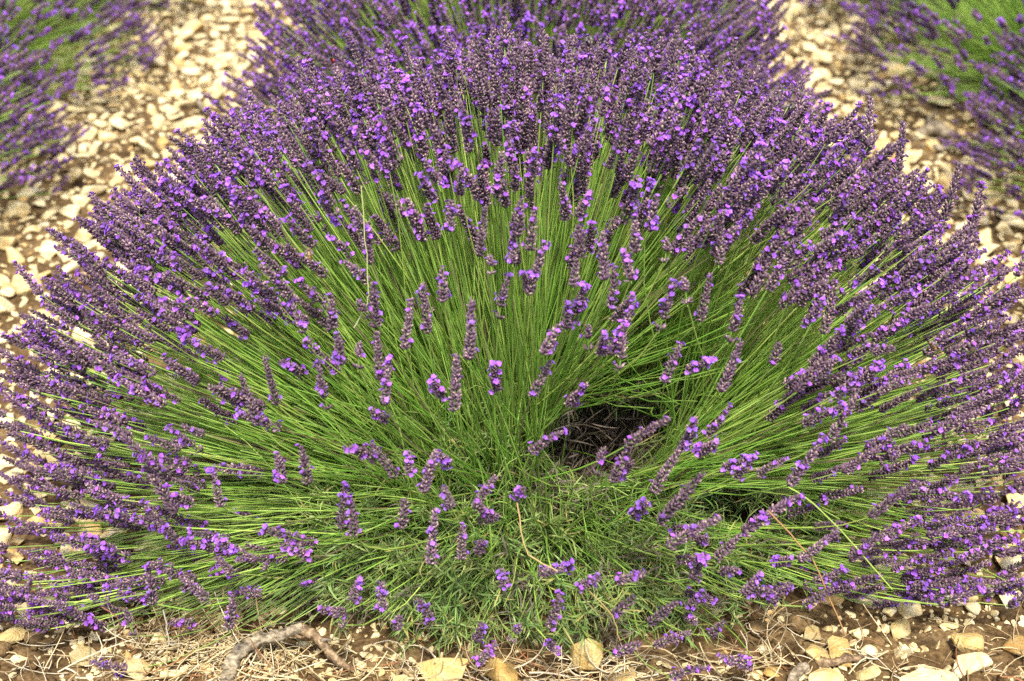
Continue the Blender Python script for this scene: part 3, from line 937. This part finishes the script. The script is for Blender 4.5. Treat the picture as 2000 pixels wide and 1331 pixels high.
LAB = {"L": ("pale limestone piece in the gravel strip with the thin grey stick", "limestone pieces beside the thin grey stick"),
       "R": ("pale limestone piece in the gravel strip with the gnarled dead wood", "limestone pieces beside the dead wood"),
       "F": ("cream limestone chip on the brown soil at the large bush's foot", "limestone chips at the foot of the large bush")}
cand = []
cells = {}
def try_put(x, y, r, k):
    cx, cy = int(math.floor(x / 0.09)), int(math.floor(y / 0.09))
    for ix in (-1, 0, 1):
        for iy in (-1, 0, 1):
            for (a, b, c) in cells.get((cx + ix, cy + iy), ()):
                if (x - a) ** 2 + (y - b) ** 2 < ((r + c) * k) ** 2: return False
    if not free(x, y, r, 0.8): return False
    cells.setdefault((cx, cy), []).append((x, y, r))
    cand.append((x, y, r)); return True
def strip(x0, x1, y0, y1, n, rmin, rmax, k=0.72, skip=None):
    for _ in range(n):
        x, y = rng.uniform(x0, x1), rng.uniform(y0, y1)
        r = rmin + (rmax - rmin) * rng.random() ** 2.2
        if skip is not None and skip(x, y): continue
        try_put(x, y, r, k)
bare = lambda x, y: noise.noise(Vector((x * 3.1, y * 3.1, 4.0))) > 0.30 and rng.random() < 0.6
under = lambda x, y: ((x - FC[0]) / 0.42) ** 2 + ((y - FC[1]) / 0.32) ** 2 < 1
sk = lambda x, y: bare(x, y) or under(x, y)
strip(-1.25, -0.30, 1.45, 5.4, 1500, 0.026, 0.044, 0.78, sk)
strip(0.40, 1.35, 1.45, 5.4, 1500, 0.026, 0.044, 0.78, sk)
strip(-1.25, -0.30, 1.45, 5.4, 18000, 0.009, 0.026, 0.70, sk)
strip(0.40, 1.35, 1.45, 5.4, 18000, 0.009, 0.026, 0.70, sk)
thin = lambda x, y: (under(x, y) or rng.random() < 0.35 or (noise.noise(Vector((x * 6, y * 6, 9.0))) > 0.05 and rng.random() < 0.8))
strip(-1.0, 1.0, 1.2, 1.5, 1500, 0.007, 0.020, 0.9, thin)
cand = np.array(cand)
qc = project(np.stack([cand[:, 0], cand[:, 1], np.zeros(len(cand))], -1))
show = cand[:, 2] / qc[:, 2]
inside = (qc[:, 0] > -15) & (qc[:, 0] < 2015) & (qc[:, 1] > -15) & (qc[:, 1] < 1345)
# roughly where the bushes leave the ground in view
vis = ((qc[:, 1] < 1331) & ((qc[:, 1] > 1195) | ((qc[:, 0] < 1020 - 1.02 * qc[:, 1] * 0 - 430 + (0 - 0.9) * (qc[:, 1] - 60)) | (qc[:, 0] > 1560 + 0.95 * (qc[:, 1] - 120)))))
rowcov = ((cand[:, 0] < LX + 0.52) | (cand[:, 0] > RX - 0.52) | ((np.abs(cand[:, 0] - 0.08) < 0.5) & (cand[:, 1] > 1.7)))
key = show * inside * np.where(vis, 1.0, 0.05) * np.where(rowcov, 0.05, 1.0)
od = np.argsort(-key)
NI = 270
for k in od[:NI]:
    x, y, r = cand[k]
    zone = "F" if y < 1.52 else ("L" if x < 0 else "R")
    fl = rng.uniform(0.62, 1.15)
    big = {"F": 0.013}.get(zone, 0.034)
    kind = ("large " if r > big else "small ") + ("flat " if fl < 0.85 else "chunky ")
    put_stone(STONES[int(rng.integers(0, 18))], x, y, r, kind + LAB[zone][0], kind + LAB[zone][1], 0.28, 0.22, None, fl)
rest = cand[od[NI:]]
S_SRC = [o for o in COL.objects if o.name.startswith("stone")]
seen = {}
for o_ in S_SRC:
    seen.setdefault(o_.data.name, o_)
S_SRC = [s for s in seen.values() if s.data in STONES][:18]
def gravel(name, arr, label, tiltv=0.3):
    n = len(arr)
    P = np.array([[x, y, ground_z(x, y) + r * 0.22] for x, y, r in arr])
    E = np.stack([rng.normal(0, tiltv, n), rng.normal(0, tiltv, n), rng.uniform(0, 6.28, n)], -1)
    o = scatter(name, P, E, np.stack([arr[:, 2], arr[:, 2], arr[:, 2] * rng.uniform(0.7, 1.1, n)], -1), rng.integers(0, len(S_SRC), n), S_SRC)
    tag(o, label, "gravel", kind="stuff")
gravel("gravel", rest, "smaller pale limestone pieces filling the ground between the lavender rows")
fine = []
for _ in range(11000):
    side = rng.random()
    if side < 0.62:
        x = rng.uniform(-1.3, -0.3) if rng.random() < 0.5 else rng.uniform(0.4, 1.4)
        y = rng.uniform(1.45, 4.4)
    else:
        x = rng.uniform(-0.95, 0.95); y = rng.uniform(1.22, 1.55)
        if noise.noise(Vector((x * 6, y * 6, 9.0))) > 0.1 and rng.random() < 0.7: continue
    fine.append((x, y, 0.0022 + 0.0075 * rng.random() ** 2))
gravel("grit", np.array(fine), "fine limestone grit and crumbs over the brown soil", 0.6)

# earth clods
def make_clod(seed):
    bm = bmesh.new()
    bmesh.ops.create_icosphere(bm, subdivisions=2, radius=1)
    for vv in bm.verts:
        p = Vector(vv.co)
        vv.co = p * (1 + 0.35 * noise.noise(p * 1.8 + Vector((seed, 0, 0))) + 0.15 * noise.noise(p * 5 + Vector((0, seed, 0))))
        vv.co.z *= 0.7
    me = bpy.data.meshes.new("soil_clod"); bm.to_mesh(me); bm.free()
    me.materials.append(M_SOIL)
    me.polygons.foreach_set("use_smooth", np.full(len(me.polygons), True))
    return me
CL = [make_clod(k * 3.1) for k in range(5)]
V0, T0, C0, nv = [], [], [], 0
for _ in range(700):
    x, y = rng.uniform(-0.95, 0.95), rng.uniform(1.24, 1.5)
    if noise.noise(Vector((x * 6, y * 6, 9.0))) < -0.05 or under(x, y): continue
    r = 0.004 + 0.014 * rng.random() ** 2.5
    me = CL[int(rng.integers(0, 5))]
    co = np.array([v_.co[:] for v_ in me.vertices]); a = rng.uniform(0, 6.28)
    c, s = math.cos(a), math.sin(a)
    co = co @ np.array([[c, s, 0], [-s, c, 0], [0, 0, 1]]) * r + np.array([x, y, ground_z(x, y) + r * 0.2])
    V0.append(co); T0.append(np.array([p_.vertices[:] for p_ in me.polygons]) + nv); nv += len(co)
o = link("soil_clods", mk_mesh("soil_clods", np.concatenate(V0), None, np.concatenate(T0), None, [M_SOIL]))
tag(o, "crumbly brown clods of earth at the large bush's foot", "soil", kind="stuff")

# ------------------------------------------------------------------ dry straw
def straw(n, regions, seed):
    g = np.random.default_rng(seed)
    P, Rd, Cc = [], [], []
    for _ in range(n):
        x0, x1, y0, y1 = regions[int(g.integers(0, len(regions)))]
        p = on_ground(g.uniform(x0, x1), g.uniform(y0, y1), 0.004)
        a = g.uniform(0, 6.28); L = g.uniform(0.015, 0.11) ; th = g.normal(0.12, 0.25)
        cur = p + np.array([0, 0, g.uniform(0.0, 0.012)]); pts = [cur.copy()]
        turn = g.normal(0, 0.24); vt = g.normal(-0.1, 0.2)
        for s in range(6):
            cur = cur + np.array([math.cos(a) * math.cos(th), math.sin(a) * math.cos(th), math.sin(th)]) * L / 6
            cur[2] = max(cur[2], 0.002)
            a += turn; th += vt
            pts.append(cur.copy())
        P.append(pts); Rd.append(np.linspace(1, 0.6, 7) * g.uniform(0.0005, 0.0015))
        c = [np.array([0.55, 0.44, 0.24]), np.array([0.42, 0.30, 0.14]), np.array([0.30, 0.14, 0.055]), np.array([0.62, 0.54, 0.36])][int(g.choice(4, p=[.4, .25, .12, .23]))] * g.uniform(0.7, 1.15)
        Cc.append(np.tile(c, (7 * 3, 1)))
    V, Q = tubes(np.array(P), np.array(Rd), 3)
    return mk_mesh("dry_straw", V, Q, None, np.concatenate(Cc), [M_DRY])
o = link("dry_straw", straw(380, [(300, 560, 1265, 1345), (380, 720, 1285, 1345), (280, 460, 1230, 1300)], 3))
tag(o, "tangle of pale dry straw under the bent dead branch", "straw", kind="stuff")
o = link("dry_straw", straw(420, [(1000, 1220, 1290, 1345), (760, 1000, 1300, 1345), (1130, 1420, 1285, 1345), (1420, 1560, 1210, 1330), (1560, 2000, 1250, 1340), (0, 300, 1240, 1340)], 4))
tag(o, "loose bits of dry straw strewn among the front stones", "straw", kind="stuff")

# ------------------------------------------------------------------ dead wood
def limb(name, pts, rads, mat, parent=None, sides=9, S=40, rough=0.12, loc=None):
    pts = np.array(pts, float); n = len(pts)
    t = np.linspace(0, n - 1, S)
    # Catmull-Rom through the points
    ext = np.concatenate([[2 * pts[0] - pts[1]], pts, [2 * pts[-1] - pts[-2]]])
    P = []
    for u in t:
        k = min(int(u), n - 2); f = u - k
        p0, p1, p2, p3 = ext[k:k + 4]
        P.append(0.5 * (2 * p1 + (p2 - p0) * f + (2 * p0 - 5 * p1 + 4 * p2 - p3) * f * f + (3 * p1 - p0 - 3 * p2 + p3) * f ** 3))
    P = np.array(P)
    r = np.interp(t, np.arange(n), rads)
    V, Q = tubes(P[None], r[None], sides)
    Vn = V.reshape(S, sides, 3)
    for a_ in range(S):
        for b_ in range(sides):
            d = Vn[a_, b_] - P[a_]
            Vn[a_, b_] = P[a_] + d * (1 + rough * 2.2 * noise.noise(Vector(Vn[a_, b_]) * 90) + rough * noise.noise(Vector(Vn[a_, b_]) * 260))
    caps = np.array([[0] + [0, 0]])
    V2 = np.concatenate([Vn.reshape(-1, 3), P[:1], P[-1:]])
    nB = S * sides
    tri = [[nB, (k + 1) % sides, k] for k in range(sides)] + [[nB + 1, (S - 1) * sides + k, (S - 1) * sides + (k + 1) % sides] for k in range(sides)]
    off = np.zeros(3) if loc is None else np.array(loc)
    return link(name, mk_mesh(name, V2 - off, Q, tri, None, [mat]), parent)

def at(px, py, z):
    return on_ground(px, py, z)
broot = bpy.data.objects.new("dead_branch", None); COL.objects.link(broot)
bo = at(445, 1331, 0.0); broot.location = bo
tag(broot, "bent grey dead branch arching over the straw at the large bush's foot", "branch")
main = limb("limb", [at(432, 1360, 0.0), at(447, 1318, 0.012), at(462, 1278, 0.024), at(505, 1252, 0.034), at(548, 1240, 0.040), at(592, 1226, 0.045)], [.0095, .0095, .0085, .0075, .0070, .0066], M_DEAD, broot, loc=bo, rough=0.2, S=60)
limb("limb", [at(588, 1227, 0.044), at(622, 1248, 0.036), at(648, 1280, 0.022), at(680, 1304, 0.010), at(712, 1318, 0.0)], [.0068, .0060, .0052, .0046, .003], M_BARK, broot, loc=bo, rough=0.25, S=50)
limb("twig", [at(625, 1252, 0.036), at(636, 1250, 0.040), at(650, 1250, 0.043)], [.003, .0022, .0012], M_DEAD, broot, 6, 10, loc=bo)
limb("twig", [at(498, 1262, 0.028), at(505, 1282, 0.016), at(514, 1302, 0.002)], [.0028, .002, .0012], M_BARK, broot, 6, 10, loc=bo)
limb("twig", [at(572, 1236, 0.042), at(585, 1245, 0.040), at(598, 1243, 0.036)], [.0028, .002, .0012], M_BARK, broot, 6, 10, loc=bo)

o = limb("bark_strip", [at(1575, 1300, 0.008), at(1620, 1293, 0.014), at(1665, 1287, 0.014), at(1715, 1282, 0.006)], [.003, .006, .005, .0012], M_BARK, rough=0.4, S=60)
tag(o, "dark brown strip of bark lying on the soil between pale stones", "bark")
rr_ = bpy.data.objects.new("gnarled_root", None); COL.objects.link(rr_); ro = at(1560, 1325, 0); rr_.location = ro
tag(rr_, "gnarled grey root stub beside the strip of brown bark", "root")
limb("limb", [at(1545, 1345, 0.0), at(1552, 1320, 0.012), at(1572, 1304, 0.016), at(1580, 1325, 0.004)], [.007, .007, .006, .004], M_DEAD, rr_, loc=ro)
limb("limb", [at(1552, 1318, 0.012), at(1562, 1300, 0.012), at(1580, 1296, 0.006)], [.004, .003, .0015], M_DEAD, rr_, loc=ro, sides=6, S=14)

dw = bpy.data.objects.new("dead_wood", None); COL.objects.link(dw); do = at(1835, 275, 0); dw.location = do
tag(dw, "gnarled grey dead wood lying in the gravel beside the lavender row", "dead wood")
limb("limb", [at(1790, 268, 0.01), at(1825, 250, 0.035), at(1850, 262, 0.03), at(1885, 275, 0.01)], [.012, .018, .014, .008], M_DEAD, dw, loc=do)
limb("limb", [at(1822, 250, 0.03), at(1815, 232, 0.045), at(1830, 222, 0.05)], [.010, .007, .004], M_DEAD, dw, loc=do, S=16)
limb("limb", [at(1800, 285, 0.005), at(1840, 290, 0.015), at(1890, 292, 0.005)], [.006, .009, .004], M_DEAD, dw, loc=do, S=20)
o = limb("grey_stick", [at(385, 195, 0.02), at(393, 208, 0.02), at(415, 225, 0.012), at(422, 243, 0.0)], [.007, .006, .005, .004], M_DEAD)
tag(o, "thin bent grey stick lying on the pale gravel", "stick")

# ------------------------------------------------------------------ insects
def ellipsoid(c, r, n=10, m=7, rot=None):
    th = np.linspace(0, np.pi, m); ph = np.arange(n) * 2 * np.pi / n
    T, Pp = np.meshgrid(th, ph, indexing='ij')
    V = np.stack([np.sin(T) * np.cos(Pp), np.sin(T) * np.sin(Pp), np.cos(T)], -1).reshape(-1, 3) * np.array(r)
    if rot is not None: V = V @ np.array(rot).T
    q = [[a * n + b, a * n + (b + 1) % n, (a + 1) * n + (b + 1) % n, (a + 1) * n + b] for a in range(m - 1) for b in range(n)]
    return V + np.array(c), np.array(q)
def bug_part(name, shapes, root):
    V, Q, C, nv = [], [], [], 0
    for (v_, q_), c_ in shapes:
        V.append(v_); Q.append(q_ + nv); nv += len(v_)
        C.append(np.tile(np.array(c_), (len(v_), 1)) if np.ndim(c_) == 1 else c_)
    return link(name, mk_mesh(name, np.concatenate(V), np.concatenate(Q), None, np.concatenate(C), [M_BUG]), root)
def legs(root, span, z, rad, black=(0.012, 0.010, 0.009)):
    for sgn in (-1, 1):
        for k in (-1, 0, 1):
            P = np.array([[0.0006 * sgn, k * span * 0.25, z], [span * 0.42 * sgn, k * span * 0.42, z + 0.0006], [span * 0.62 * sgn, k * span * 0.6, z - 0.0022]])
            bug_part("leg", [(tubes(P[None], np.array([[rad, rad, rad * .6]]), 4), black)], root)
BLACK = (0.012, 0.010, 0.009)
def insect(name, label, px, py, dist, rotz, tilt, kind):
    root = bpy.data.objects.new(name, None); COL.objects.link(root)
    root.location = EYE + unit(ray(px, py)) * dist
    root.rotation_euler = (tilt, 0, rotz)
    if kind == "beetle":
        tag(root, label, "beetle")
        for sgn in (-1, 1):
            v_, q_ = ellipsoid((sgn * 0.00165, -0.0008, 0.0006), (0.0019, 0.0056, 0.0020))
            c = np.tile(np.array([0.36, 0.045, 0.015]), (len(v_), 1))
            d_ = np.abs(v_[:, 1] + 0.001) < 0.0011
            c[d_] = (0.02, 0.012, 0.01)
            bug_part("wing_case", [((v_, q_), c)], root)
        bug_part("thorax", [(ellipsoid((0, 0.0050, 0.0003), (0.0021, 0.0018, 0.0017)), BLACK)], root)
        bug_part("head", [(ellipsoid((0, 0.0070, 0.0001), (0.0014, 0.0013, 0.0013)), BLACK)], root)
        for sgn in (-1, 1):
            P = np.array([[0.0006 * sgn, 0.0078, 0.0005], [0.0028 * sgn, 0.0105, 0.0012], [0.0045 * sgn, 0.0120, 0.0006]])
            bug_part("antenna", [(tubes(P[None], np.array([[.00025, .00025, .0004]]), 4), BLACK)], root)
        legs(root, 0.0075, -0.0005, 0.00035)
    else:
        tag(root, label, "bee")
        amber = (0.30, 0.15, 0.035) if kind == "honey" else (0.035, 0.026, 0.018)
        v_, q_ = ellipsoid((0, -0.0042, 0), (0.0025, 0.0046, 0.0024), 10, 11, [[1, 0, 0], [0, 0, 1], [0, -1, 0]])
        v_, q_ = ellipsoid((0, 0, 0), (0.0026, 0.0024, 0.0048), 10, 11)
        v_ = np.stack([v_[:, 0], v_[:, 2] - 0.0045, v_[:, 1]], -1)
        st = (np.floor((v_[:, 1] + 0.02) / 0.0016) % 2)[:, None]
        bug_part("abdomen", [((v_, q_), np.where(st > 0, np.array([amber]), np.array([BLACK])))], root)
        bug_part("thorax", [(ellipsoid((0, 0.0016, 0.0004), (0.0025, 0.0024, 0.0023)), (0.12, 0.075, 0.03) if kind == "honey" else (0.03, 0.022, 0.015))], root)
        bug_part("head", [(ellipsoid((0, 0.0046, -0.0002), (0.0017, 0.0012, 0.0016)), BLACK)], root)
        for sgn in (-1, 1):
            w = np.array([[0.0008 * sgn, 0.0016, 0.0022], [0.0042 * sgn, 0.0002, 0.0036], [0.0058 * sgn, -0.0052, 0.0038], [0.0026 * sgn, -0.0060, 0.0030]])
            w2 = np.concatenate([w, w - np.array([0, 0, 0.00012])])
            q4 = np.array([[0, 1, 2, 3], [7, 6, 5, 4], [0, 4, 5, 1], [1, 5, 6, 2], [2, 6, 7, 3], [3, 7, 4, 0]])
            bug_part("wing", [((w2, q4), (0.10, 0.085, 0.065))], root)
        legs(root, 0.006, -0.0014, 0.0003)
    return root
def e_at(tx, ty):
    k = int(np.argmin([abs(a[2] - tx) + abs(a[3] - ty) for a in EXPL])); return e_tip[k]
def dist_of(p): return float(np.linalg.norm(p - EYE))
insect("red_beetle", "red and black beetle perched on the tip of a flower spike", 650, 120, dist_of(e_at(654, 130)) - 0.001, R(150), R(55), "beetle")
insect("bumblebee", "dark bumblebee feeding at the crest of the large lavender dome", 1148, 76, dist_of(e_at(1149, 78)) - 0.004, R(20), R(40), "bumble")
insect("bumblebee", "dark bee behind a flower spike where the dome meets the blurred row", 1546, 205, dist_of(e_at(1570, 152)) - 0.006, R(-30), R(50), "bumble")
insect("bumblebee", "small black bee against bright gravel beside tall spikes", 1686, 277, dist_of(e_at(1706, 190)) - 0.006, R(90), R(30), "bumble")
insect("honeybee", "amber honeybee clinging to a flower spike over green stems", 603, 490, hit_dist(603, 490, 0.97) - 0.004, R(10), R(60), "honey")
insect("honeybee", "honeybee on a drooping spike among long pale stems", 1818, 672, hit_dist(1818, 672, 0.97) - 0.004, R(60), R(40), "honey")
